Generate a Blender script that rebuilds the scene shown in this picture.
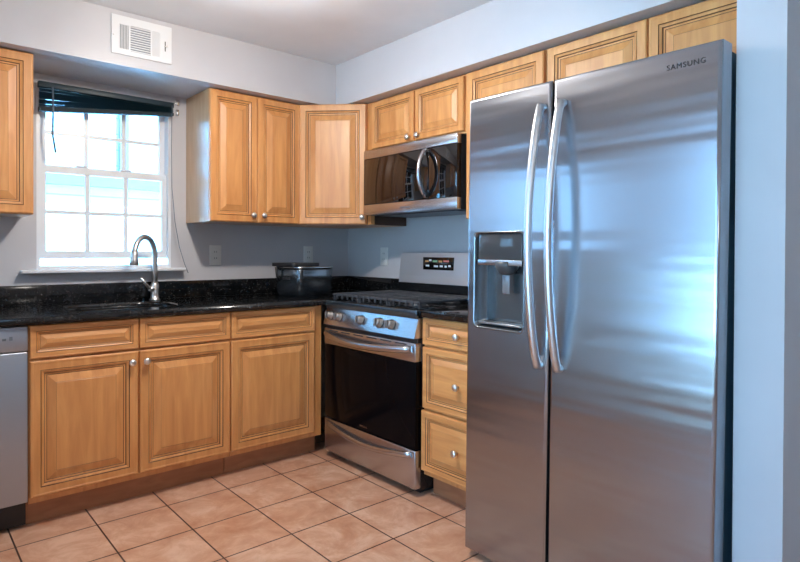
import bpy, bmesh, math, random
from mathutils import Vector, Matrix
random.seed(7)
PI = math.pi
SC = bpy.context.scene
COL = SC.collection
for o in list(bpy.data.objects): bpy.data.objects.remove(o)

# ------------------------------------------------------------------ camera
yaw, pit, rol, fpx = 0.6988, 0.0082, 0.0038, 584.31
fw = Vector((math.sin(yaw)*math.cos(pit), math.cos(yaw)*math.cos(pit), -math.sin(pit)))
rt = Vector((math.cos(yaw), -math.sin(yaw), 0)); up = rt.cross(fw)
r2 = rt*math.cos(rol)+up*math.sin(rol); u2 = -rt*math.sin(rol)+up*math.cos(rol)
cam = bpy.data.cameras.new('camera'); cam.sensor_width = 36; cam.lens = fpx/800*36; cam.clip_start = .02; cam.shift_x = 18.58/800; cam.shift_y = -25.21/800
camo = bpy.data.objects.new('camera', cam); COL.objects.link(camo)
M4 = Matrix((r2, u2, -fw)).transposed().to_4x4(); M4.translation = Vector((-2.6055, -3.4824, 1.1988))
camo.matrix_world = M4; SC.camera = camo

# ------------------------------------------------------------------ light
SC.view_settings.view_transform = 'Standard'; SC.view_settings.look = 'None'
SC.view_settings.gamma = 1; SC.view_settings.use_curve_mapping = False
SC.view_settings.exposure = 0.16
W = bpy.data.worlds.new('daylight'); SC.world = W; W.use_nodes = True
bg = W.node_tree.nodes['Background']; bg.inputs[0].default_value = (.33, .64, 1.0, 1); bg.inputs[1].default_value = 6.1
def light(name, kind, loc, energy, color, size, rot=(0, 0, 0), size_y=None):
    l = bpy.data.lights.new(name, kind); l.energy = energy; l.color = color
    if kind == 'AREA':
        l.size = size
        if size_y: l.shape = 'RECTANGLE'; l.size_y = size_y
    elif kind == 'POINT': l.shadow_soft_size = size
    o = bpy.data.objects.new(name, l); COL.objects.link(o); o.location = loc; o.rotation_euler = rot
    return o
light('ceiling_bulb_light', 'POINT', (-1.55, -1.42, 2.21), 27, (1, .93, .86), .055)
light('ceiling_down_light', 'AREA', (-1.55, -1.42, 2.20), 12, (1, .93, .86), .11).data.shape = 'DISK'
light('added_fill_light', 'POINT', (-2.2, -4.3, 2.1), 10, (1, .93, .86), .08)  # added fill behind the camera, no known source there
sun = bpy.data.lights.new('sun', 'SUN'); sun.energy = 74; sun.color = (.34, .68, 1); sun.angle = math.radians(.6)
suno = bpy.data.objects.new('sun', sun); COL.objects.link(suno); suno.rotation_euler = Vector((-.25, .38, -.89)).to_track_quat('-Z', 'Y').to_euler()
for nm, loc, rot, sx, sy in (('window_portal', (-1.63, .06, 1.58), (PI/2, 0, PI), .66, .92),
                             ('patio_portal', (-3.32, -3.0, 1.03), (PI/2, 0, -PI/2), 2.2, 2.0),
                             ('side_window_portal', (-3.32, -.56, 1.61), (PI/2, 0, -PI/2), .86, .66)):
    p = light(nm, 'AREA', loc, 1, (1, 1, 1), sx, rot, sy); p.data.cycles.is_portal = True

# ------------------------------------------------------------------ materials
def mat(name, color, rough=.5, metal=0, spec=.5, coat=0, emit=None, estr=0, aniso=0):
    m = bpy.data.materials.new(name); m.use_nodes = True
    b = m.node_tree.nodes['Principled BSDF']
    b.inputs['Base Color'].default_value = (*color, 1); b.inputs['Roughness'].default_value = rough
    b.inputs['Metallic'].default_value = metal; b.inputs['Specular IOR Level'].default_value = spec
    b.inputs['Coat Weight'].default_value = coat; b.inputs['Coat Roughness'].default_value = .28
    b.inputs['Anisotropic'].default_value = aniso
    if emit: b.inputs['Emission Color'].default_value = (*emit, 1); b.inputs['Emission Strength'].default_value = estr
    return m
def nn(m, t, **k):
    n = m.node_tree.nodes.new(t)
    for a, v in k.items():
        if a.startswith('i_'): n.inputs[a[2:].replace('_', ' ')].default_value = v
        else: setattr(n, a, v)
    return n
def lk(m, a, b): m.node_tree.links.new(a, b)
def noise_color(m, c1, c2, scale=(1, 1, 1), nscale=5, detail=4, lo=.35, hi=.65, rough_var=None, bump=0, bdist=.002, dist=0):
    B = m.node_tree.nodes['Principled BSDF']
    tc = nn(m, 'ShaderNodeTexCoord'); mp = nn(m, 'ShaderNodeMapping'); mp.inputs['Scale'].default_value = scale
    no = nn(m, 'ShaderNodeTexNoise', i_Scale=nscale, i_Detail=detail, i_Distortion=dist)
    cr = nn(m, 'ShaderNodeValToRGB'); e = cr.color_ramp.elements
    e[0].position = lo; e[1].position = hi; e[0].color = (*c1, 1); e[1].color = (*c2, 1)
    lk(m, tc.outputs['Object'], mp.inputs[0]); lk(m, mp.outputs[0], no.inputs['Vector']); lk(m, no.outputs[0], cr.inputs[0])
    lk(m, cr.outputs[0], B.inputs['Base Color'])
    if bump:
        bp = nn(m, 'ShaderNodeBump', i_Strength=bump, i_Distance=bdist); lk(m, no.outputs[0], bp.inputs['Height']); lk(m, bp.outputs[0], B.inputs['Normal'])
    return m, no
def wood(name, c1, c2, sc, rough=.40, coat=.12):
    m = mat(name, c1, rough, coat=coat); noise_color(m, c1, c2, sc, 3, 6, .3, .7, bump=.05, dist=.6); return m
HC1, HC2 = (.57, .235, .072), (.74, .355, .122)
wood_v = wood('honey_maple_upright', HC1, HC2, (9, 9, 1.0))
wood_h = wood('honey_maple_level', HC1, HC2, (1.0, 9, 9))
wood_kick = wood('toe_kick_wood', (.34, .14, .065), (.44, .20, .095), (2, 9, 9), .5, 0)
wood_in = wood('cabinet_side_wood', (.56, .33, .17), (.66, .41, .23), (9, 9, 1.2), .25, .5)
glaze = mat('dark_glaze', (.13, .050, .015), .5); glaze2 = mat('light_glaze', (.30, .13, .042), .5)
wall_m, _n = noise_color(mat('grey_wall_paint', (.56, .57, .60), .55), (.555, .545, .56), (.585, .575, .59), nscale=3, bump=.04)
soff_m, _n = noise_color(mat('satin_soffit_paint', (.56, .57, .60), .30), (.555, .545, .56), (.585, .575, .59), nscale=3, bump=.04)
ceil_m = mat('ceiling_paint', (.50, .50, .51), .32)
noise_color(ceil_m, (.78, .79, .81), (.82, .83, .85), nscale=4, bump=.06)
white = mat('white_paint', (.78, .79, .80), .35)
vinyl = mat('white_vinyl', (.84, .86, .88), .3)
plate_m = mat('ivory_plastic', (.82, .80, .76), .35)
hole_m = mat('dark_slot', (.02, .02, .022), .6)
black = mat('black_enamel', (.008, .009, .011), .12)
blackglass = mat('black_glass', (.004, .004, .005), .04, spec=.6, coat=.5)
blackglass.node_tree.nodes['Principled BSDF'].inputs['Coat Roughness'].default_value = .03
knob_m = mat('dark_nickel', (.34, .32, .30), .38, 1)
ovenglass = mat('oven_glass', (.003, .003, .004), .12, spec=.08)
blackmatte = mat('black_plastic', (.015, .015, .017), .45)
iron = mat('cast_iron', (.05, .053, .06), .26)
nickel = mat('brushed_nickel', (.74, .73, .71), .36, 1)
chrome = mat('chrome', (.75, .76, .78), .15, 1)
def steel(name, col, rough, aniso, wob=.0, brush=(1, 1, 60)):
    m = mat(name, col, rough, 1, aniso=aniso); B = m.node_tree.nodes['Principled BSDF']
    tg = nn(m, 'ShaderNodeTangent'); tg.direction_type = 'RADIAL'; tg.axis = 'Z'; lk(m, tg.outputs[0], B.inputs['Tangent'])
    tc = nn(m, 'ShaderNodeTexCoord'); mp = nn(m, 'ShaderNodeMapping'); mp.inputs['Scale'].default_value = brush
    n1 = nn(m, 'ShaderNodeTexNoise', i_Scale=6, i_Detail=3); lk(m, tc.outputs['Object'], mp.inputs[0]); lk(m, mp.outputs[0], n1.inputs['Vector'])
    mr = nn(m, 'ShaderNodeMapRange'); mr.inputs['To Min'].default_value = rough*.92; mr.inputs['To Max'].default_value = rough*1.08
    lk(m, n1.outputs[0], mr.inputs['Value'])
    if wob: lk(m, mr.outputs[0], B.inputs['Roughness'])
    if wob:
        mp2 = nn(m, 'ShaderNodeMapping'); mp2.inputs['Scale'].default_value = (.35, .35, 4.5)
        n2 = nn(m, 'ShaderNodeTexNoise', i_Scale=1.6, i_Detail=2); lk(m, tc.outputs['Object'], mp2.inputs[0]); lk(m, mp2.outputs[0], n2.inputs['Vector'])
        bp = nn(m, 'ShaderNodeBump', i_Strength=wob, i_Distance=.02); lk(m, n2.outputs[0], bp.inputs['Height']); lk(m, bp.outputs[0], B.inputs['Normal'])
    return m
steel_f = steel('brushed_steel_doors', (.37, .39, .43), .22, .78, .28, (60, 60, 1))
steel_h = steel('brushed_steel', (.52, .53, .56), .27, .3, 0, (1, 60, 60))
steel_b = mat('satin_steel', (.66, .67, .70), .42, .75)
steel_s = mat('steel_basin', (.42, .43, .45), .28, 1)
steel_d = mat('dishwasher_steel', (.40, .43, .48), .38, .75)
granite = mat('black_granite', (.01, .01, .012), .11)
def mk_granite(m):
    B = m.node_tree.nodes['Principled BSDF']; tc = nn(m, 'ShaderNodeTexCoord')
    v = nn(m, 'ShaderNodeTexVoronoi', i_Scale=170); n = nn(m, 'ShaderNodeTexNoise', i_Scale=22, i_Detail=5)
    lk(m, tc.outputs['Object'], v.inputs['Vector']); lk(m, tc.outputs['Object'], n.inputs['Vector'])
    r = nn(m, 'ShaderNodeValToRGB'); e = r.color_ramp.elements; e[0].position = .93; e[0].color = (0, 0, 0, 1); e[1].position = .99; e[1].color = (1, 1, 1, 1)
    sp = nn(m, 'ShaderNodeSeparateColor'); lk(m, v.outputs['Color'], sp.inputs[0]); lk(m, sp.outputs[0], r.inputs[0])
    c = nn(m, 'ShaderNodeValToRGB'); e = c.color_ramp.elements; e[0].position = .42; e[0].color = (.004, .005, .006, 1); e[1].position = .72; e[1].color = (.018, .018, .019, 1)
    lk(m, n.outputs[0], c.inputs[0])
    x = nn(m, 'ShaderNodeMix', data_type='RGBA'); lk(m, r.outputs[0], x.inputs[0]); lk(m, c.outputs[0], x.inputs[6]); x.inputs[7].default_value = (.055, .052, .05, 1)
    lk(m, x.outputs[2], B.inputs['Base Color'])
mk_granite(granite)
def thin_glass(name, tint):
    m = bpy.data.materials.new(name); m.use_nodes = True; t = m.node_tree; t.nodes.clear()
    o = t.nodes.new('ShaderNodeOutputMaterial'); mx = t.nodes.new('ShaderNodeMixShader'); f = t.nodes.new('ShaderNodeFresnel')
    tr = t.nodes.new('ShaderNodeBsdfTransparent'); tr.inputs[0].default_value = (*tint, 1)
    g = t.nodes.new('ShaderNodeBsdfGlossy'); g.inputs['Roughness'].default_value = .02
    t.links.new(f.outputs[0], mx.inputs[0]); t.links.new(tr.outputs[0], mx.inputs[1]); t.links.new(g.outputs[0], mx.inputs[2]); t.links.new(mx.outputs[0], o.inputs[0])
    return m
glass = thin_glass('window_glass', (.95, .97, .98))
def mk_tile():
    m = mat('terracotta_tile', (.5, .3, .2), .34); B = m.node_tree.nodes['Principled BSDF']
    tc = nn(m, 'ShaderNodeTexCoord'); mp = nn(m, 'ShaderNodeMapping'); mp.inputs['Location'].default_value = (1.004, 1.051, 0)
    br = nn(m, 'ShaderNodeTexBrick'); br.offset = 0; br.squash = 1
    for k, v in {'Scale': 1/.3048, 'Mortar Size': .0115, 'Mortar Smooth': .15, 'Bias': 0, 'Brick Width': 1, 'Row Height': 1}.items(): br.inputs[k].default_value = v
    br.inputs['Color1'].default_value = (.40, .40, .40, 1); br.inputs['Color2'].default_value = (.62, .62, .62, 1); br.inputs['Mortar'].default_value = (0, 0, 0, 1)
    lk(m, tc.outputs['Object'], mp.inputs[0]); lk(m, mp.outputs[0], br.inputs['Vector'])
    n = nn(m, 'ShaderNodeTexNoise', i_Scale=7, i_Detail=8, i_Roughness=.65, i_Distortion=.5); lk(m, tc.outputs['Object'], n.inputs['Vector'])
    c = nn(m, 'ShaderNodeValToRGB'); e = c.color_ramp.elements
    e[0].position = .32; e[0].color = (.50, .235, .135, 1); e[1].position = .66; e[1].color = (.72, .47, .335, 1)
    k = e.new(.5); k.color = (.60, .335, .215, 1)
    ad = nn(m, 'ShaderNodeMath', operation='MULTIPLY_ADD'); ad.inputs[1].default_value = .35; lk(m, br.outputs['Color'], ad.inputs[0])
    s2 = nn(m, 'ShaderNodeMath', operation='SUBTRACT'); s2.inputs[1].default_value = .175; lk(m, n.outputs[0], s2.inputs[0]); lk(m, s2.outputs[0], ad.inputs[2]); lk(m, ad.outputs[0], c.inputs[0])
    x = nn(m, 'ShaderNodeMix', data_type='RGBA'); lk(m, br.outputs['Fac'], x.inputs[0]); lk(m, c.outputs[0], x.inputs[6]); x.inputs[7].default_value = (.060, .035, .028, 1)
    lk(m, x.outputs[2], B.inputs['Base Color'])
    inv = nn(m, 'ShaderNodeMath', operation='MULTIPLY_ADD'); inv.inputs[1].default_value = -1; lk(m, br.outputs['Fac'], inv.inputs[0])
    q = nn(m, 'ShaderNodeMath', operation='MULTIPLY'); q.inputs[1].default_value = .25; lk(m, n.outputs[0], q.inputs[0]); lk(m, q.outputs[0], inv.inputs[2])
    bp = nn(m, 'ShaderNodeBump', i_Strength=.5, i_Distance=.003); lk(m, inv.outputs[0], bp.inputs['Height']); lk(m, bp.outputs[0], B.inputs['Normal'])
    return m
tile = mk_tile()
blind_m = mat('dark_teal_slats', (.008, .030, .045), .45)
cord_m = mat('grey_cord', (.12, .16, .20), .5)

# ------------------------------------------------------------------ mesh helpers
class MB:
    def __init__(s): s.bm = bmesh.new(); s.mats = []
    def mi(s, m):
        if m not in s.mats: s.mats.append(m)
        return s.mats.index(m)
    def box(s, x0, x1, y0, y1, z0, z1, m, bev=0, seg=2):
        t = bmesh.new(); v = [t.verts.new((x, y, z)) for x in (x0, x1) for y in (y0, y1) for z in (z0, z1)]
        for f in ((0, 1, 3, 2), (4, 6, 7, 5), (0, 4, 5, 1), (2, 3, 7, 6), (0, 2, 6, 4), (1, 5, 7, 3)): t.faces.new([v[i] for i in f])
        bmesh.ops.recalc_face_normals(t, faces=t.faces)
        if bev: bmesh.ops.bevel(t, geom=list(t.edges), offset=bev, segments=seg, affect='EDGES', profile=.5)
        s.merge(t, m, bool(bev)); return s
    def merge(s, t, m, smooth=False, mtx=None):
        i = s.mi(m); mp = {}
        for v in t.verts: mp[v] = s.bm.verts.new(mtx @ v.co if mtx else v.co)
        for f in t.faces:
            try:
                g = s.bm.faces.new([mp[v] for v in f.verts]); g.material_index = i; g.smooth = smooth
            except ValueError: pass
        t.free(); return s
    def tube(s, pts, r, m, n=12, closed=False, flat=1.0):
        pts = [Vector(p) for p in pts]; rs = r if isinstance(r, (list, tuple)) else [r]*len(pts)
        i = s.mi(m); rings = []; ref = None
        for k, p in enumerate(pts):
            a = pts[max(k-1, 0)]; b = pts[min(k+1, len(pts)-1)]; d = (b-a).normalized()
            if ref is None: ref = Vector((0, 0, 1)) if abs(d.z) < .9 else Vector((1, 0, 0))
            e1 = (ref-d*ref.dot(d)).normalized(); e2 = d.cross(e1); ref = e1
            rings.append([s.bm.verts.new(p+(e1*math.cos(2*PI*j/n)*flat+e2*math.sin(2*PI*j/n))*rs[k]) for j in range(n)])
        for a, b in zip(rings, rings[1:]):
            for j in range(n):
                f = s.bm.faces.new((a[j], a[(j+1) % n], b[(j+1) % n], b[j])); f.material_index = i; f.smooth = True
        for rg in (rings[0], rings[-1]):
            f = s.bm.faces.new(rg); f.material_index = i
        return s
    def lathe(s, prof, m, origin=(0, 0, 0), axis=(0, 0, 1), n=24):
        ax = Vector(axis).normalized(); q = Vector((0, 0, 1)).rotation_difference(ax).to_matrix(); O = Vector(origin); i = s.mi(m); rings = []
        for r, h in prof:
            if r < 1e-6: rings.append([s.bm.verts.new(O+q @ Vector((0, 0, h)))])
            else: rings.append([s.bm.verts.new(O+q @ Vector((r*math.cos(2*PI*j/n), r*math.sin(2*PI*j/n), h))) for j in range(n)])
        for a, b in zip(rings, rings[1:]):
            for j in range(n):
                vs = [a[j % len(a)], a[(j+1) % len(a)], b[(j+1) % len(b)], b[j % len(b)]]; u = []
                for v in vs:
                    if v not in u: u.append(v)
                if len(u) > 2:
                    f = s.bm.faces.new(u); f.material_index = i; f.smooth = True
        for rg in (rings[0], rings[-1]):
            if len(rg) > 2: f = s.bm.faces.new(rg); f.material_index = i
        return s
    def plate(s, outer, holes, d0, d1, m, fn, smooth=False):
        """outline (2-D) with holes, extruded from d0 to d1; fn(a,b,d) gives the 3-D point"""
        t = bmesh.new(); loops = []
        for lp in [outer]+holes:
            vs = [t.verts.new((a, b, 0)) for a, b in lp]; loops.append(vs)
            for k in range(len(vs)): t.edges.new((vs[k], vs[(k+1) % len(vs)]))
        bmesh.ops.triangle_fill(t, edges=list(t.edges), use_beauty=True)
        fs = [[v.index for v in f.verts] for f in t.faces]; t.verts.index_update(); fs = [[v.index for v in f.verts] for f in t.faces]
        co = [v.co.copy() for v in t.verts]; lidx = [[v.index for v in l] for l in loops]; t.free()
        i = s.mi(m); A = [s.bm.verts.new(fn(c.x, c.y, d0)) for c in co]; Bv = [s.bm.verts.new(fn(c.x, c.y, d1)) for c in co]
        for f in fs:
            for V in (A, Bv):
                g = s.bm.faces.new([V[k] for k in f]); g.material_index = i
        for l in lidx:
            for k in range(len(l)):
                a, b = l[k], l[(k+1) % len(l)]
                g = s.bm.faces.new((A[a], A[b], Bv[b], Bv[a])); g.material_index = i; g.smooth = smooth
        return s
    def rings(s, x0, x1, z0, z1, yf, prof, m, mg, yback):
        """raised-panel front in the xz plane; front at y=yf, facing -y; prof = [(inset, depth, glaze?)]"""
        R = []; bm = s.bm
        def ring(i, y): return [bm.verts.new(p) for p in ((x0+i, y, z0+i), (x1-i, y, z0+i), (x1-i, y, z1-i), (x0+i, y, z1-i))]
        prev = ring(0, yback); f = bm.faces.new(prev); f.material_index = s.mi(m)
        for ins, d, g in prof:
            cur = ring(ins, yf+d)
            for k in range(4):
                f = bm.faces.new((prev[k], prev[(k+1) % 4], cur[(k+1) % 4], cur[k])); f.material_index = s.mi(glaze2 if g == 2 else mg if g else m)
            prev = cur
        f = bm.faces.new(prev); f.material_index = s.mi(m); return s
    def build(s, name, parent=None, loc=(0, 0, 0), rz=0):
        bmesh.ops.recalc_face_normals(s.bm, faces=s.bm.faces)
        me = bpy.data.meshes.new(name); s.bm.to_mesh(me); s.bm.free()
        for m in s.mats: me.materials.append(m)
        o = bpy.data.objects.new(name, me); COL.objects.link(o)
        if parent: o.parent = parent
        o.location = loc; o.rotation_euler = (0, 0, rz); return o
def thing(name, label, cat, loc=(0, 0, 0), rz=0, group=None):
    o = bpy.data.objects.new(name, None); COL.objects.link(o); o.location = loc; o.rotation_euler = (0, 0, rz); o.empty_display_size = .1
    return tag(o, label, cat, group)
def tag(o, label, cat, group=None):
    o['label'] = label; o['category'] = cat
    if group: o['group'] = group
    return o
def struct(o, label=None):
    o['kind'] = 'structure'
    if label: o['label'] = label
    return o
def rrect(x0, x1, y0, y1, r, n=6):
    out = []
    for cx, cy, a0 in ((x1-r, y1-r, 0), (x0+r, y1-r, 90), (x0+r, y0+r, 180), (x1-r, y0+r, 270)):
        for k in range(n+1):
            a = math.radians(a0+90*k/n); out.append((cx+r*math.cos(a), cy+r*math.sin(a)))
    return out
def rect(x0, x1, y0, y1): return [(x0, y0), (x1, y0), (x1, y1), (x0, y1)]
XY = lambda a, b, d: Vector((a, b, d))
XZ = lambda a, b, d: Vector((a, d, b))      # plate in the xz plane, d is y
YZ = lambda a, b, d: Vector((d, a, b))
def text(name, body, size, m, parent, loc, rot, extr=.0006, sx=1):
    cu = bpy.data.curves.new(name, 'FONT'); cu.body = body; cu.size = size; cu.extrude = extr; cu.space_character = 1.15
    to = bpy.data.objects.new('tmp_text', cu); COL.objects.link(to)
    bpy.context.view_layer.update()
    me = bpy.data.meshes.new_from_object(to.evaluated_get(bpy.context.evaluated_depsgraph_get()))
    bpy.data.objects.remove(to); me.materials.clear(); me.materials.append(m)
    o = bpy.data.objects.new(name, me); COL.objects.link(o); o.parent = parent; o.location = loc; o.rotation_euler = rot; o.scale = (sx, 1, 1)
    return o

CEIL, SOF, ST = 2.390, 2.118, .415
XL, YR = -3.3, -5.4
# ------------------------------------------------------------------ structure
struct(MB().box(XL-.15, .15, YR-.15, .15, -.1, 0, tile).build('floor'))
struct(MB().box(XL-.15, .15, YR-.15, .15, CEIL, CEIL+.1, ceil_m).build('ceiling'))
WX0, WX1, WZ0, WZ1 = -2.024, -1.323, 1.095, 2.072
struct(MB().plate(rect(XL-.15, .15, 0, CEIL), [rect(WX0, WX1, WZ0, WZ1)], 0, .15, wall_m, XZ).build('wall_back'))
struct(MB().box(0, .15, YR, 0, 0, CEIL, wall_m).build('wall_right'))
struct(MB().box(XL-.15, .15, YR-.15, YR, 0, CEIL, wall_m).build('wall_rear'))
DY0, DY1 = -4.1, -1.9
struct(MB().plate(rect(YR, 0, 0, CEIL), [rect(DY0, DY1, .02, 2.05), rect(-1.0, -.12, 1.27, 1.95)], XL-.15, XL, wall_m, YZ).build('wall_left'))
# partition beside the fridge
pw = MB().box(-.772, -.001, -2.980, -2.858, 0, CEIL-.001, wall_m); struct(pw.build('wall_partition'))
# soffit over the cabinets (one bulkhead, L-shaped)
struct(MB().plate([(XL+.001, -.001), (XL+.001, -ST), (-ST, -ST), (-ST, -2.857), (-.001, -2.857), (-.001, -.001)], [], SOF, CEIL-.001, soff_m, XY).build('wall_soffit'))
# ---- window
wn = bpy.data.objects.new('window_1', None); COL.objects.link(wn); struct(wn); wn.location = (WX0, 0, WZ0)
ww, wh = WX1-WX0, WZ1-WZ0
MB().plate(rect(0, ww, 0, wh), [rect(.016, ww-.016, .018, wh-.03)], .0, .13, vinyl, XZ).build('window_frame', wn)
def sash(z0, z1, y, x0, x1, rail, lw, name):
    o = MB().plate(rect(x0, x1, z0, z1), [rect(x0+lw, x1-lw, z0+rail, z1-rail)], y-.014, y+.014, vinyl, XZ).build(name, wn)
    b = MB(); gx0, gx1, gz0, gz1 = x0+lw, x1-lw, z0+rail, z1-rail
    for k in (1, 2): xx = gx0+(gx1-gx0)*k/3; b.box(xx-.011, xx+.011, y-.008, y-.003, gz0, gz1, vinyl)
    zz = (gz0+gz1)/2; b.box(gx0, gx1, y-.0075, y-.0035, zz-.010, zz+.010, vinyl); b.build('grille', o)
    MB().box(gx0-.003, gx1+.003, y-.0015, y+.0015, gz0-.003, gz1+.003, glass).build('pane', o)
    return o
sash(.057, .553, .034, .019, ww-.019, .040, .028, 'lower_sash')
up_s = sash(.520, wh-.033, .066, .019, ww-.019, .034, .034, 'upper_sash')
for xx in (.22, .45): MB().box(xx-.03, xx+.03, .012, .030, .554, .563, vinyl, .003).build('sash_lock', wn)
MB().box(-.075, ww+.07, -.066, .0, -.018, -.001, white, .004).build('window_stool', wn)
# ---- glass patio door (out of frame to the left, lights the room)
dr = bpy.data.objects.new('door_1', None); COL.objects.link(dr); struct(dr); dr.location = (XL-.1, DY0, .02)
dw = DY1-DY0
MB().plate(rect(0, dw, 0, 2.03), [rect(.07, dw/2-.03, .1, 1.96), rect(dw/2+.03, dw-.07, .1, 1.96)], 0, .06, vinyl, YZ).build('door_frame', dr)
MB().box(.028, .032, .065, dw/2-.025, .095, 1.965, glass).build('pane', dr)
MB().box(.028, .032, dw/2+.025, dw-.065, .095, 1.965, glass).build('pane', dr)
w2 = bpy.data.objects.new('window_2', None); COL.objects.link(w2); struct(w2); w2.location = (XL-.1, -1.0, 1.27)
MB().plate(rect(0, .88, 0, .68), [rect(.04, .425, .04, .64), rect(.455, .84, .04, .64)], 0, .05, vinyl, YZ).build('window_frame', w2)
MB().box(.022, .026, .037, .428, .037, .643, glass).build('pane', w2); MB().box(.022, .026, .452, .843, .037, .643, glass).build('pane', w2)
# ---- outdoors
struct(MB().box(-40, 30, -30, 40, -.6, -.5, mat('pale_bounce_concrete', (.62, .62, .62), .9)).build('ground'))  # concrete ground made pale to bounce daylight up onto the soffit
struct(MB().box(-8.5, XL-.16, -8, 1.2, -.49, -.12, mat('bounce_cut_brown', (.16, .12, .09), .8)).build('added_dark_deck'))  # unseen deck added dark to cut cyan light bounced through the patio door
def siding():
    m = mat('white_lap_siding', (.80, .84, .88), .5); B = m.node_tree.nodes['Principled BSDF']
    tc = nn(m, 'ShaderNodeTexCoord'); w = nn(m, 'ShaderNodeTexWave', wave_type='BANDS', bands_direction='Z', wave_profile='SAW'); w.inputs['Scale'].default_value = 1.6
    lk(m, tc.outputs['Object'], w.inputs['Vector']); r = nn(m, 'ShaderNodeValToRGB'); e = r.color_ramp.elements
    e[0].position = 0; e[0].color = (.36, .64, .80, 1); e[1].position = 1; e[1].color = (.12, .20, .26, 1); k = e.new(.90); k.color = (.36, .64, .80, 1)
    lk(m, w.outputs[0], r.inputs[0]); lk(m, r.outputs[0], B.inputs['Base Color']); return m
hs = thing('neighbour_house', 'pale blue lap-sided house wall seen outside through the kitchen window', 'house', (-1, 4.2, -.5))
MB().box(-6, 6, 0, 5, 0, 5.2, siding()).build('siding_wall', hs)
trimb = mat('grey_blue_trim', (.095, .085, .10), .5)
MB().box(.571, .68, -.05, -.001, 2.62, 5.2, trimb).build('corner_board', hs)
MB().box(-6, 6, -.09, -.001, 2.46, 2.60, trimb).build('band_board', hs)

# ------------------------------------------------------------------ cabinets
DOOR = [(0, .005, 0), (.005, 0, 0), (.012, 0, 0), (.0135, .0012, 0), (.040, .0012, 0), (.0425, .005, 1), (.045, .002, 0), (.054, .006, 0), (.0570, .011, 1),
        (.064, .011, 0), (.0665, .0125, 1), (.100, .0022, 0), (.1012, .0032, 2), (.1025, .0022, 0)]
def prof(k): return [(a*k, b*(.5+.5*k), g) for a, b, g in DOOR]
def knob(parent, x, y, z):
    MB().lathe([(.0045, 0), (.0045, .010), (.007, .013), (.0145, .017), (.0170, .023), (.014, .029), (.007, .032), (0, .0328)], nickel, (x, y, z), (0, -1, 0), 18).build('knob', parent)
def front(parent, name, x0, x1, z0, z1, yf, k=1.0, kn=None, t=.02, m=None):
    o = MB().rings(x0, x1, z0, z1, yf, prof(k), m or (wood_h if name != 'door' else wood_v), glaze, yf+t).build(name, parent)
    if kn: knob(o, kn[0], yf, kn[1])
    return o
# base cabinets on the window wall: local x along the wall, front towards -y
def base(name, label, loc, rz, w, depth=.61, body_x=None, kick=True):
    t = thing(name, label, 'cabinet', loc, rz)
    b = MB().box(.001, w-.001, -depth, -depth+.018, .11, .879, wood_v).box(.001, w-.001, -.012, -.003, .11, .879, wood_v)
    b.box(.001, .018, -depth+.019, -.013, .11, .879, wood_v).box(w-.018, w-.001, -depth+.019, -.013, .11, .879, wood_v).box(.019, w-.019, -depth+.019, -.013, .11, .128, wood_v).build('body', t)
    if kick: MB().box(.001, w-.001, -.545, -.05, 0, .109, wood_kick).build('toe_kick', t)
    return t
ZT = .876
sb = base('sink_base_cabinet', 'honey maple sink cabinet with two knobbed doors under the window', (-2.158, 0, 0), 0, .921)
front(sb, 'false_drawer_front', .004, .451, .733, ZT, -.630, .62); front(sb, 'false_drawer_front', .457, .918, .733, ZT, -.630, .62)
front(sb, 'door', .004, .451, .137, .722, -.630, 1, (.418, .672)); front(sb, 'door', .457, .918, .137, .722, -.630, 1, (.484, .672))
cb = base('base_cabinet', 'honey maple base cabinet with one drawer and door left of the range', (-1.236, 0, 0), 0, .581)
front(cb, 'drawer', .003, .524, .733, ZT, -.630, .62); front(cb, 'door', .003, .524, .137, .722, -.630, 1)
db = base('drawer_base_cabinet', 'honey maple three-drawer cabinet between the range and refrigerator', (0, -1.4375, 0), -PI/2, .489)
front(db, 'drawer', .004, .485, .747, ZT, -.630, .6, (.240, .808))
front(db, 'drawer', .004, .485, .440, .735, -.630, .74, (.240, .580))
front(db, 'drawer', .004, .485, .137, .428, -.637, .74, (.240, .281))
# uppers
UB, UT = 1.363, 2.114
def upper(label, loc, rz, w, z0=UB, depth=.33, y0=-.002, name='wall_cabinet'):
    t = thing(name, label, 'cabinet', (loc[0], loc[1], z0), rz)
    MB().box(.001, w-.001, -depth, y0, 0, .0015, wood_in).box(.001, w-.001, -depth, y0, .0016, UT-z0, wood_in if rz == 0 else wood_v).build('body', t)
    return t
uh = UT-UB
u1 = upper('honey maple two-door wall cabinet right of the window', (-1.232, 0), 0, .592)
MB().box(.0005, .5915, -.3312, -.3301, .001, uh-.001, wood_v).build('face_frame', u1)
front(u1, 'door', .002, .294, .002, uh-.004, -.352, .95, (.262, .044)); front(u1, 'door', .298, .590, .002, uh-.004, -.352, .95, (.330, .044))
u0 = upper('honey maple wall cabinet left of the window, cut by photo edge', (-2.849, 0), 0, .757)
MB().box(.0005, .7565, -.3312, -.3301, .001, uh-.001, wood_v).build('face_frame', u0)
front(u0, 'door', .002, .376, .002, uh-.004, -.352, 1); front(u0, 'door', .380, .755, .002, uh-.004, -.352, 1)
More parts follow.
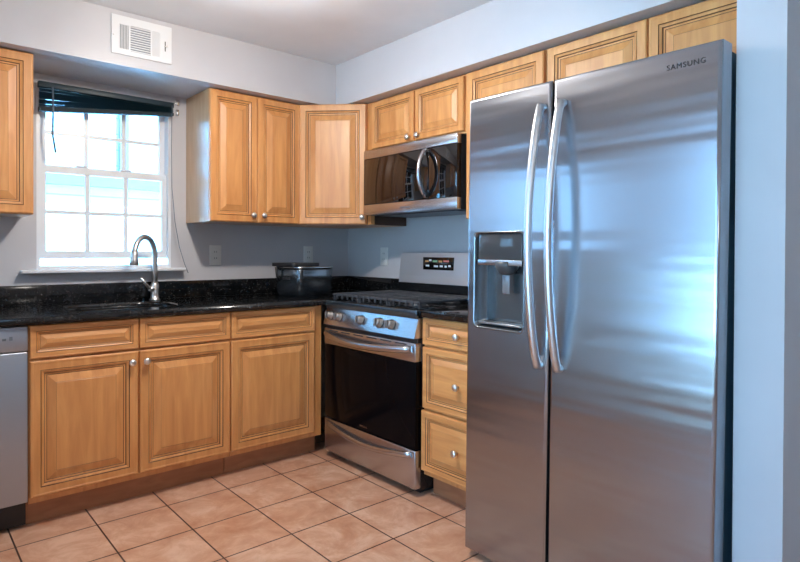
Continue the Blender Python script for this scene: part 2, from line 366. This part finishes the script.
# diagonal corner cabinet
dc = thing('corner_wall_cabinet', 'diagonal honey maple corner wall cabinet with single door', 'cabinet', (0, 0, UB))
MB().plate([(-.001, -.001), (-.637, -.001), (-.637, -.335), (-.335, -.637), (-.001, -.637)], [], 0, uh, wood_v, XY).build('body', dc)
MB().box(-.333, -.002, -.6386, -.6373, .0, .30, mat('shaded_side_wood', (.085, .036, .018), .5)).build('shade_panel', dc)  # thin dark panel paints the lamp shadow onto the cabinet side
L = math.hypot(.302, .302)
dd = front(dc, 'door', .004, L-.004, .002, uh-.004, -.0215, 1.0, (L-.026, .045)); dd.location = (-.637, -.335, 0); dd.rotation_euler = (0, 0, -PI/4)
# cabinet above the microwave
MWY = -.674
um = upper('short honey maple two-door cabinet above the microwave', (0, -.6400), -PI/2, .824, 1.809)
h2 = UT-1.809
front(um, 'door', .062, .434, .012, h2-.012, -.352, .78, (.402, .035)); front(um, 'door', .446, .806, .012, h2-.012, -.352, .78, (.480, .035))
MB().box(.0005, .032, -.33, -.30, UB-1.809, -.001, wood_v).build('filler_strip', um)
us = upper('tall narrow honey maple wall cabinet between microwave and refrigerator', (0, -1.4645), -PI/2, .468)
front(us, 'door', .004, .464, .002, uh-.006, -.352, 1)
uf = upper('honey maple two-door cabinet above the refrigerator', (0, -1.9345), -PI/2, .921, 1.815)
h3 = UT-1.815
front(uf, 'door', .012, .464, .004, h3-.006, -.352, .95); front(uf, 'door', .470, .917, .004, h3-.006, -.352, .95)

# ------------------------------------------------------------------ worktops
ct = thing('countertop', 'L-shaped speckled black granite worktop around the sink', 'countertop', (0, 0, .88))
SX0, SX1, SY0, SY1 = -1.965, -1.435, -.53, -.14
MB().plate([(-2.80, -.003), (-2.80, -.65), (-.655, -.65), (-.640, -.657), (-.003, -.657), (-.003, -.003)], [rrect(SX0, SX1, SY0, SY1, .14, 8)], .001, .034, granite, XY, True).build('slab', ct)
MB().box(-2.80, -.024, -.022, -.003, .0345, .135, granite, .002).build('backsplash', ct)
MB().box(-.0225, -.003, -.657, -.003, .0345, .135, granite, .002).build('backsplash', ct)
c2 = thing('short_countertop', 'short black granite worktop between the range and refrigerator', 'countertop', (0, -1.4375, .88), -PI/2)
MB().box(.001, .488, -.65, -.003, .001, .034, granite, .003).build('slab', c2)
MB().box(.001, .488, -.022, -.003, .0345, .135, granite, .002).build('backsplash', c2)
# sink
sk = thing('kitchen_sink', 'undermount steel sink basin set into the granite under the window', 'sink', ((SX0+SX1)/2, (SY0+SY1)/2, .70))
hx, hy = (SX1-SX0)/2-.002, (SY1-SY0)/2-.002
b = MB(); rg = []
for ins, z in ((-.018, .1785), (.0, .1785), (.004, .03), (.03, .004), (hx*.8, .001)):
    pts = rrect(-hx+min(ins, hx*.8), hx-min(ins, hx*.8), -hy+min(ins, hy*.8), hy-min(ins, hy*.8), .13 if ins < .02 else (.1 if ins < .1 else .02), 6)
    rg.append([b.bm.verts.new((x, y, z)) for x, y in pts])
ix = b.mi(steel_s)
for A, B2 in zip(rg, rg[1:]):
    for k in range(len(A)):
        f = b.bm.faces.new((A[k], A[(k+1) % len(A)], B2[(k+1) % len(A)], B2[k])); f.material_index = ix; f.smooth = True
b.bm.faces.new(rg[-1]); b.build('basin', sk)
MB().lathe([(0, .006), (.02, .006), (.036, .008), (.04, .005)], chrome, (0, 0, 0), n=24).build('drain', sk)
# faucet
fc = thing('kitchen_faucet', 'brushed nickel gooseneck faucet with side lever behind the sink', 'faucet', (-1.45, -.095, .915))
MB().lathe([(.030, 0), (.030, .004), (.024, .008), (.0225, .03), (.0225, .085), (.020, .092), (.016, .10)], nickel).build('base', fc)
dx, dy = -.80, -.60; pts = [Vector((0, 0, .095)), Vector((0, 0, .17)), Vector((0, 0, .245))]; R = .091
for k in range(1, 15):
    a = PI*k/15*1.08; r = R*(1-math.cos(a)); pts.append(Vector((dx*r, dy*r, .255+R*1.12*math.sin(a))))
MB().tube(pts, .0150, nickel, 14).build('gooseneck', fc)
e = pts[-1]; d = (pts[-1]-pts[-2]).normalized()
MB().tube([e-d*.03, e-d*.004, e+d*.02, e+d*.046, e+d*.050], [.0165, .018, .021, .0245, .020], nickel, 18).build('spray_head', fc)
lv = MB().tube([(-.012, -.006, .062), (-.034, -.012, .066)], [.018, .015], nickel, 14)
lv.tube([(-.032, -.012, .068), (-.055, -.018, .092), (-.084, -.026, .128)], [.010, .008, .0065], nickel, 10).build('lever', fc)

# ------------------------------------------------------------------ dishwasher
dwz = thing('dishwasher', 'grey steel dishwasher under the counter, left of the sink cabinet', 'dishwasher', (-2.759, 0, 0))
MB().box(.002, .598, -.57, -.01, .012, .872, blackmatte).build('body', dwz)
MB().box(.003, .597, -.632, -.571, .127, .766, steel_d, .004).build('door', dwz)
cp = MB().box(.003, .597, -.634, -.571, .771, .876, steel_d, .004).build('control_panel', dwz)
b = MB()
for x, w_, h_ in ((.47, .006, .018), (.482, .006, .012), (.492, .005, .016), (.505, .014, .004), (.505, .014, .010), (.53, .012, .016)): b.box(x, x+w_, -.6346, -.6341, .820, .820+h_, mat('panel_print', (.16, .19, .22), .5))
b.build('printed_symbols', cp)
MB().box(.003, .597, -.56, -.54, .02, .12, blackmatte, .003).build('toe_kick', dwz)
for x in (.04, .56): MB().lathe([(.015, 0), (.015, .011)], blackmatte, (x, -.5, 0)).build('foot', dwz)

# ------------------------------------------------------------------ range
rg_ = thing('gas_range', 'stainless steel slide-in gas range with black oven glass in the corner', 'stove', (0, -.660, 0), -PI/2)
RW = .775; RF = -.664
MB().box(.004, RW-.004, RF+.042, -.03, .03, .895, black, .003).build('body', rg_)
ck = MB().box(.0, RW, RF+.020, -.085, .896, .912, black, .004)
ck.box(.002, RW-.002, RF+.002, RF+.022, .872, .911, mat('cooktop_front_edge', (.10, .13, .16), .22, .8), .004)
ck.build('cooktop', rg_)
for i, (x, y, r) in enumerate(((.15, -.23, .04), (.15, -.50, .045), (.38, -.36, .05), (.61, -.23, .035), (.61, -.50, .05))):
    MB().lathe([(r+.012, 0), (r+.012, .006), (r, .008), (r, .016), (r-.01, .019), (0, .019)], iron, (x, y, .913)).build('burner', rg_)
for g0, g1 in ((.012, .252), (.258, .502), (.508, .748)):
    b = MB(); zt = .950
    for x in (g0+.006, g1-.006): b.box(x-.006, x+.006, -.615, -.12, zt-.012, zt, iron, .002)
    for y in (-.612, -.37, -.126): b.box(g0, g1, y-.006, y+.006, zt-.012, zt, iron, .002)
    n = 4
    for k in range(1, n+1):
        xx = g0+(g1-g0)*k/(n+1); b.box(xx-.005, xx+.005, -.615, -.12, zt-.013, zt+.001, iron, .002)
        b.box(xx-.005, xx+.005, -.622, -.612, zt-.03, zt+.001, iron, .002)
    for y in (-.49, -.25): b.box(g0, g1, y-.005, y+.005, zt-.012, zt, iron, .002)
    for x in (g0+.008, g1-.008):
        for y in (-.605, -.13): b.box(x-.007, x+.007, y-.007, y+.007, .9128, zt-.01, iron)
    b.build('grate', rg_)
# control panel, leaning back a little
cpan = MB().plate([(RF+.016, .872), (RF+.045, .872), (RF+.045, .775), (RF-.012, .775)], [], .002, RW-.002, steel_h, lambda a, b_, d: Vector((d, a, b_))).build('control_panel', rg_)
for x in (.058, .142, .340, .498, .592):
    kb = MB().lathe([(.027, 0), (.027, .005), (.021, .008), (.020, .024), (.016, .028), (0, .028)], knob_m, (x, RF+.001, .826), (0, -1, .28), 24).build('control_knob', rg_)
    MB().box(x-.005, x+.005, RF-.038, RF-.024, .812, .852, knob_m, .003).build('grip', kb)
od = MB().box(.003, RW-.003, RF-.004, RF+.040, .660, .752, steel_h, .004).box(.003, RW-.003, RF+.006, RF+.040, .236, .659, ovenglass).build('oven_door', rg_)
MB().box(.003, RW-.003, RF+.0, RF+.0055, .236, .659, ovenglass, .002).build('door_glass', od)
b = MB()
for k in range(6): b.box(.05+k*.115, .05+k*.115+.085, RF-.0045, RF-.003, .738, .744, hole_m)
b.build('vent_slots', od)
MB().box(.004, RW-.004, RF+.012, RF+.041, .753, .774, blackmatte).build('panel_gap_strip', rg_)
def bow(x0, x1, z, out, y0, sag=0, n=18):
    return [Vector((x0+(x1-x0)*k/n, y0-out*math.sin(PI*k/n)**.7, z-sag*math.sin(PI*k/n))) for k in range(n+1)]
hd = MB().tube(bow(.022, RW-.022, .722, .062, RF-.006, .018), .0155, steel_h, 14, flat=1.15); hd.build('door_handle', od)
text('maker_badge', 'SAMSUNG', .013, chrome, od, (.335, RF-.0006, .252), (PI/2, 0, 0))
sd = MB().box(.003, RW-.003, RF-.002, RF+.040, .040, .228, steel_h, .006).build('storage_drawer', rg_)
b = MB(); b.tube(bow(.03, RW-.03, .205, .030, RF+.002, .035), .012, steel_h, 12, flat=1.3); b.build('drawer_handle', sd)
MB().box(.03, RW-.03, RF+.06, -.05, .004, .03, blackmatte).build('plinth', rg_)
# backguard
bgd = MB().plate([(-.04, .913), (-.085, .913), (-.085, 1.0), (-.04, 1.0)], [], .001, RW-.001, black, lambda a, b_, d: Vector((d, a, b_)))
bgd.plate([(-.028, 1.001), (-.086, 1.001), (-.078, 1.045), (-.068, 1.188), (-.028, 1.188)], [], .0, RW, steel_b, lambda a, b_, d: Vector((d, a, b_)))
bgo = bgd.build('backguard', rg_)
disp = MB().box(.215, .470, -.078, -.0655, 1.085, 1.162, blackglass, .002).build('display_panel', bgo)
b = MB(); cols = [mat('amber_mark', (.55, .30, .12), .4), mat('green_mark', (.20, .42, .25), .4), mat('red_mark', (.5, .15, .12), .4), mat('white_mark', (.6, .65, .7), .4)]
for x, z, w_, c in ((.235, 1.132, .03, 0), (.27, 1.138, .02, 3), (.30, 1.132, .04, 1), (.35, 1.132, .03, 0), (.39, 1.134, .045, 2), (.24, 1.105, .03, 3), (.31, 1.102, .035, 3), (.36, 1.103, .025, 3), (.40, 1.102, .018, 3), (.43, 1.105, .02, 3)):
    b.box(x, x+w_, -.0788, -.0782, z, z+.011, cols[c])
b.build('display_symbols', disp)

# ------------------------------------------------------------------ microwave
mw = thing('microwave', 'stainless over-the-range microwave mounted above the stove', 'microwave', (0, MWY, 1.416), -PI/2)
MW = .770; MF = -.391; H = .390
MB().box(.001, MW-.001, MF+.035, -.004, 0, H, blackmatte, .003).build('body', mw)
dm = MB().box(.0, MW, MF, MF+.034, H-.052, H, steel_h, .003).box(0, MW, MF, MF+.034, .0, .062, steel_h, .003).box(.001, MW-.001, MF+.004, MF+.034, .0625, H-.0525, black).build('door', mw)
MB().box(.002, .560, MF+.001, MF+.0035, .065, H-.055, blackglass, .001).build('door_glass', dm)
MB().box(.566, MW-.002, MF+.001, MF+.0035, .065, H-.055, blackglass, .001).build('control_panel', dm)
ph = [Vector((.545, MF-.004-.052*math.sin(PI*k/14)**.7, .330-.250*k/14)) for k in range(15)]
MB().tube(ph, .0115, steel_h, 12, flat=1.2).build('handle', dm)
text('maker_badge', 'SAMSUNG', .016, mat('badge_grey', (.2, .2, .22), .4), dm, (.335, MF-.0006, .024), (PI/2, 0, 0))
MB().box(.06, MW-.06, -.33, -.08, -.004, -.0005, mat('filter_mesh', (.1, .1, .11), .4, .8)).build('grease_filter', mw)

# ------------------------------------------------------------------ refrigerator
fr = thing('refrigerator', 'stainless side-by-side refrigerator with ice dispenser beside the wall', 'refrigerator', (0, -1.9295, .005), -PI/2); fr.rotation_euler = (0, .0085, -PI/2)
FW = .911; FF = -.867; FT = 1.786
cabm = mat('fridge_cabinet_side', (.06, .13, .18), .35, .3)
MB().box(.008, FW-.008, -.785, -.03, .03, FT-.012, cabm, .004).build('cabinet', fr)
MB().box(.012, FW-.012, -.796, -.786, .06, FT-.02, blackmatte).build('gasket', fr)
def fdoor(x0, x1, hole=None):
    # bowed front: columns across the width, rounded vertical edges
    b = MB(); z0, z1 = .022, FT; t = .070
    fnm = lambda a, z, d: Vector((a, d, z))
    out = rect(x0, x1, z0, z1)
    t_ = bmesh.new()
    b.plate(out, [hole] if hole else [], FF+.0105, FF+t, steel_f, fnm)
    # front skin with rounded rim
    rings_ = []; r = .010
    for k in range(6):
        a = PI/2*k/5; i = r*(1-math.cos(a)); y = FF+.0104-(.0104)*math.sin(a)
        rings_.append([b.bm.verts.new(p) for p in ((x0+r-r*math.cos(a), y, z0+r-r*math.cos(a)), (x1-r+r*math.cos(a), y, z0+r-r*math.cos(a)), (x1-r+r*math.cos(a), y, z1-r+r*math.cos(a)), (x0+r-r*math.cos(a), y, z1-r+r*math.cos(a)))])
    ii = b.mi(steel_f)
    for A, B2 in zip(rings_, rings_[1:]):
        for k in range(4):
            f = b.bm.faces.new((A[k], A[(k+1) % 4], B2[(k+1) % 4], B2[k])); f.material_index = ii; f.smooth = True
    t_.free()
    fx0, fx1, fz0, fz1 = x0+r, x1-r, z0+r, z1-r
    tb = bmesh.new(); lps = [rect(fx0, fx1, fz0, fz1)]+([hole] if hole else [])
    for lp in lps:
        vs = [tb.verts.new((a, FF, z)) for a, z in lp]
        for k in range(len(vs)): tb.edges.new((vs[k], vs[(k+1) % len(vs)]))
    bmesh.ops.triangle_fill(tb, edges=list(tb.edges), use_beauty=True); b.merge(tb, steel_f)
    if hole:
        A = [b.bm.verts.new((a, FF, z)) for a, z in hole]; B2 = [b.bm.verts.new((a, FF+.0105, z)) for a, z in hole]
        for k in range(len(A)):
            f = b.bm.faces.new((A[k], A[(k+1) % len(A)], B2[(k+1) % len(A)], B2[k])); f.material_index = ii
    return b
HL = rrect(.036, .267, .903, 1.270, .022, 5)
fd = fdoor(0, .371, HL).build('freezer_door', fr)
rd = fdoor(.381, FW).build('refrigerator_door', fr)
def fh(x, zt, zb, parent):
    P = []
    for k in range(25):
        s = k/24; z = zt+(zb-zt)*s; P.append(Vector((x, FF-.016-.064*math.sin(PI*s)**.75, z)))
    P = [Vector((x, FF+.001, zt-.002))]+P+[Vector((x, FF+.001, zb+.002))]
    MB().tube(P, .0140, steel_hd, 14).build('handle', parent)
steel_hd = mat('handle_steel', (.72, .74, .76), .34, 1)
fh(.341, 1.700, .800, fd); fh(.421, 1.700, .800, rd)
disp_in = mat('dispenser_grey', (.20, .22, .235), .22, .85)
dz = MB(); i0 = dz.mi(disp_in)
Hi = rrect(.034, .272, .901, 1.272, .022, 5); O = [(.036, .270), (.903, 1.270)]
def loop(ins, y): return [dz.bm.verts.new((a, y, z)) for a, z in rrect(.036+ins, .267-ins, .903+ins, 1.267-ins, .022, 5)]
A = loop(0, FF-.002); A0 = loop(-.004, FF-.0015); A1 = loop(-.004, FF+.002); B2 = loop(.004, FF+.004); C2 = loop(.012, FF+.066)
for P, Q in ((A1, A0), (A0, A), (A, B2), (B2, C2)):
    for k in range(len(P)):
        f = dz.bm.faces.new((P[k], P[(k+1) % len(P)], Q[(k+1) % len(P)], Q[k])); f.material_index = i0; f.smooth = True
f = dz.bm.faces.new(C2); f.material_index = i0
dp = dz.build('dispenser_recess', fd)
cpn = MB().box(.050, .256, FF+.006, FF+.060, 1.160, 1.262, mat('control_grey', (.07, .075, .08), .10, .3), .004).box(.050, .256, FF+.0035, FF+.0062, 1.143, 1.163, steel_h, .001).build('dispenser_control', dp)
MB().lathe([(.045, 0), (.045, -.02), (.030, -.045), (.022, -.05)], mat('nozzle_dark', (.06, .065, .07), .3), (.165, FF+.036, 1.158), n=20).build('nozzle', dp)
MB().box(.148, .182, FF+.030, FF+.036, 1.035, 1.108, mat('paddle_grey', (.25, .27, .29), .2, .5), .003).build('paddle', dp)
MB().box(.054, .252, FF+.006, FF+.060, .917, .925, mat('tray_grey', (.30, .31, .32), .3, .7), .002).build('drip_tray', dp)
text('maker_badge', 'SAMSUNG', .0215, mat('badge_dark', (.03, .035, .045), .3), rd, (.762, FF-.0006, 1.730), (PI/2, 0, 0))
MB().box(.02, FW-.02, -.765, -.74, .004, .029, blackmatte).build('base_grille', fr)
for x in (.05, FW-.13): MB().box(x, x+.08, -.80, -.70, FT-.011, FT+.006, blackmatte, .004).build('hinge_cover', fr)

# ------------------------------------------------------------------ blind, cord, vent, outlets
bl = thing('window_blind', 'dark teal slatted blind bunched crookedly at top of the window', 'blind', (WX0, 0, 1.918))
MB().box(.002, ww+.0, -.050, -.018, .120, .150, blind_m, .002).build('headrail', bl)
b = MB()
N = 22
for k in range(N):
    s = k/(N-1)
    zl = .112-s*.100; zr = .118-s*.030
    zl += random.uniform(-.003, .003); yy = -.036+random.uniform(-.004, .004)
    t = bmesh.new(); vs = []
    for (x, z) in ((.006, zl), (ww-.004, zr)):
        for q, (oy, oz) in enumerate(((-.013, -.006), (0, .002), (.013, .006), (0, .0005))): vs.append(t.verts.new((x, yy+oy, z+oz)))
    for q in range(4): t.faces.new((vs[q], vs[(q+1) % 4], vs[4+(q+1) % 4], vs[4+q]))
    t.faces.new(vs[:4]); t.faces.new(vs[4:]); b.merge(t, blind_m)
b.build('slats', bl)
br = MB(); t = bmesh.new(); vs = []
for x, z0, z1 in ((.004, -.006, .018), (ww-.002, .072, .090)):
    for y, z in ((-.052, z0), (-.020, z0), (-.020, z1), (-.052, z1)): vs.append(t.verts.new((x, y, z)))
for q in range(4): t.faces.new((vs[q], vs[(q+1) % 4], vs[4+(q+1) % 4], vs[4+q]))
t.faces.new(vs[:4]); t.faces.new(vs[4:]); br.merge(t, mat('dark_rail', (.006, .02, .03), .7)).build('bottom_rail', bl)
MB().tube([(.065, -.056, .125), (.067, -.058, 0), (.064, -.058, -.12), (.070, -.06, -.16), (.078, -.06, -.215)], 0.0052, cord_m, 8).build('tilt_wand', bl)
MB().tube([(.688, -.055, .13), (.684, -.055, -.1), (.687, -.055, -.35), (.705, -.055, -.55), (.732, -.054, -.70), (.765, -.050, -.80), (.795, -.03, -.855)], .0022, cord_m, 8).build('lift_cord', bl)
tag(MB().box(-1.300, -1.276, -.012, -.0005, 2.065, 2.10, chrome, .002).build('wall_bracket'), 'upper of two small metal brackets beside the window blind', 'bracket', 'metal brackets beside the blind')
tag(MB().box(-1.296, -1.280, -.016, -.0005, 2.005, 2.04, chrome, .002).build('wall_bracket'), 'lower of two small metal brackets beside the window blind', 'bracket', 'metal brackets beside the blind')
# vent register on the soffit
vt = thing('air_vent', 'white metal air register on the soffit above the window', 'vent', (-1.772, -ST-.001, 2.172))
vw, vh = .296, .190
MB().plate(rect(0, vw, 0, vh), [rect(.036, .080, .028, .148), rect(.090, .188, .022, .150), rect(.198, .236, .022, .150)], -.008, -.001, white, XZ).build('faceplate', vt)
b = MB()
for k in range(6): x = .037+k*.0072; b.box(x, x+.0035, -.0075, -.0015, .028, .148, white)
for k in range(11): z = .024+k*.0118; b.box(.090, .188, -.0078, -.0015, z, z+.0055, white)
for k in range(7): x = .199+k*.0054; b.box(x, x+.0044, -.0075, -.0015, .022, .150, white)
b.build('louvres', vt)
MB().box(.03, .245, -.0012, -.0004, .018, .156, mat('vent_shadow_grey', (.22, .25, .28), .7)).build('duct_opening', vt)
MB().box(.2605, .2645, -.0095, -.0082, .06, .11, hole_m).box(.258, .272, -.016, -.0085, .082, .087, nickel).build('damper_lever', vt)
for x, z in ((.010, .09), (.274, .09)): MB().lathe([(.004, 0), (.003, .002), (0, .0025)], nickel, (x, -.008, z), (0, -1, 0), 10).build('screw', vt)
def outlet(label, loc, rz, switch=False):
    t = thing('wall_outlet', label, 'outlet', loc, rz, None)
    MB().box(-.039, .039, -.006, -.0005, 0, .124, plate_m, .002).build('cover_plate', t)
    for z in (.042, .082):
        s = MB().plate(rrect(-.017, .017, z-.014, z+.014, .012, 4), [], -.008, -.006, plate_m, XZ)
        s.box(-.008, -.0055, -.0085, -.0078, z-.004, z+.006, hole_m).box(.0055, .008, -.0085, -.0078, z-.004, z+.006, hole_m).build('socket', t)
    return t
outlet('ivory outlet on the window wall, nearest the sink', (-1.044, 0, 1.107), 0)
outlet('ivory outlet on the window wall, partly behind the countertop cooker', (-.355, 0, 1.107), 0)
outlet('ivory outlet on the side wall, left of the range back panel', (0, -.415, 1.099), -PI/2)

# ------------------------------------------------------------------ countertop cooker
tcx = thing('countertop_cooker', 'small steel and black cooker with lid askew on the corner worktop', 'cooker', (-.578, -.307, .915), math.radians(9)); tcx.scale = (1, 1, 1.22)
bx = .145; by = .118
def lvl(ins, z, m, bb):
    return [bb.bm.verts.new((x, y, z)) for x, y in rrect(-bx+ins, bx-ins, -by+ins, by-ins, .035, 6)]
b = MB(); R_ = [lvl(i, z, 0, b) for i, z in ((.006, .0), (.006, .010), (.0, .012), (-.004, .135), (-.002, .140), (.008, .141))]
ii = b.mi(mat('cooker_steel', (.16, .18, .20), .18, .9))
for A, B2 in zip(R_, R_[1:]):
    for k in range(len(A)):
        f = b.bm.faces.new((A[k], A[(k+1) % len(A)], B2[(k+1) % len(A)], B2[k])); f.material_index = ii; f.smooth = True
f = b.bm.faces.new(R_[0]); b.bm.faces.new(R_[-1]); b.build('body', tcx)
MB().plate(rrect(-bx-.007, bx+.007, -by-.007, by+.007, .04, 6), [rrect(-bx+.01, bx-.01, -by+.01, by-.01, .03, 6)], .1415, .152, chrome, XY, True).build('rim', tcx)
MB().plate(rrect(-bx-.035, bx-.10, -by+.012, by+.004, .03, 6), [], .153, .170, blackmatte, XY, True).build('lid', tcx)
MB().box(-bx-.0075, -bx-.003, -.035, .035, .085, .097, hole_m).build('side_slot', tcx)
MB().tube([(-bx-.004, .07, .14), (-bx-.03, .07, .145), (-bx-.022, .07, .10), (-bx-.004, .07, .08)], .008, blackmatte, 8).build('side_handle', tcx)

# ------------------------------------------------------------------ ceiling lamps (above the frame; the one behind the camera is added fill)
lampglass = mat('lamp_glass', (.9, .9, .88), .3, emit=(1, .9, .8), estr=2.0)
for loc, lab in (((-1.55, -1.42), 'round white flush lamp on the kitchen ceiling'), ((-2.2, -4.3), 'added unseen flush lamp on the ceiling behind the camera')):
    t = thing('ceiling_lamp', lab, 'lamp', (loc[0], loc[1], CEIL-.001))
    MB().lathe([(0, 0), (.10, 0), (.10, -.025), (.085, -.03), (0, -.03)], white).build('mount', t)
    MB().lathe([(.01, -.031), (.02, -.05), (.018, -.07), (0, -.075)], lampglass).build('bulb', t)
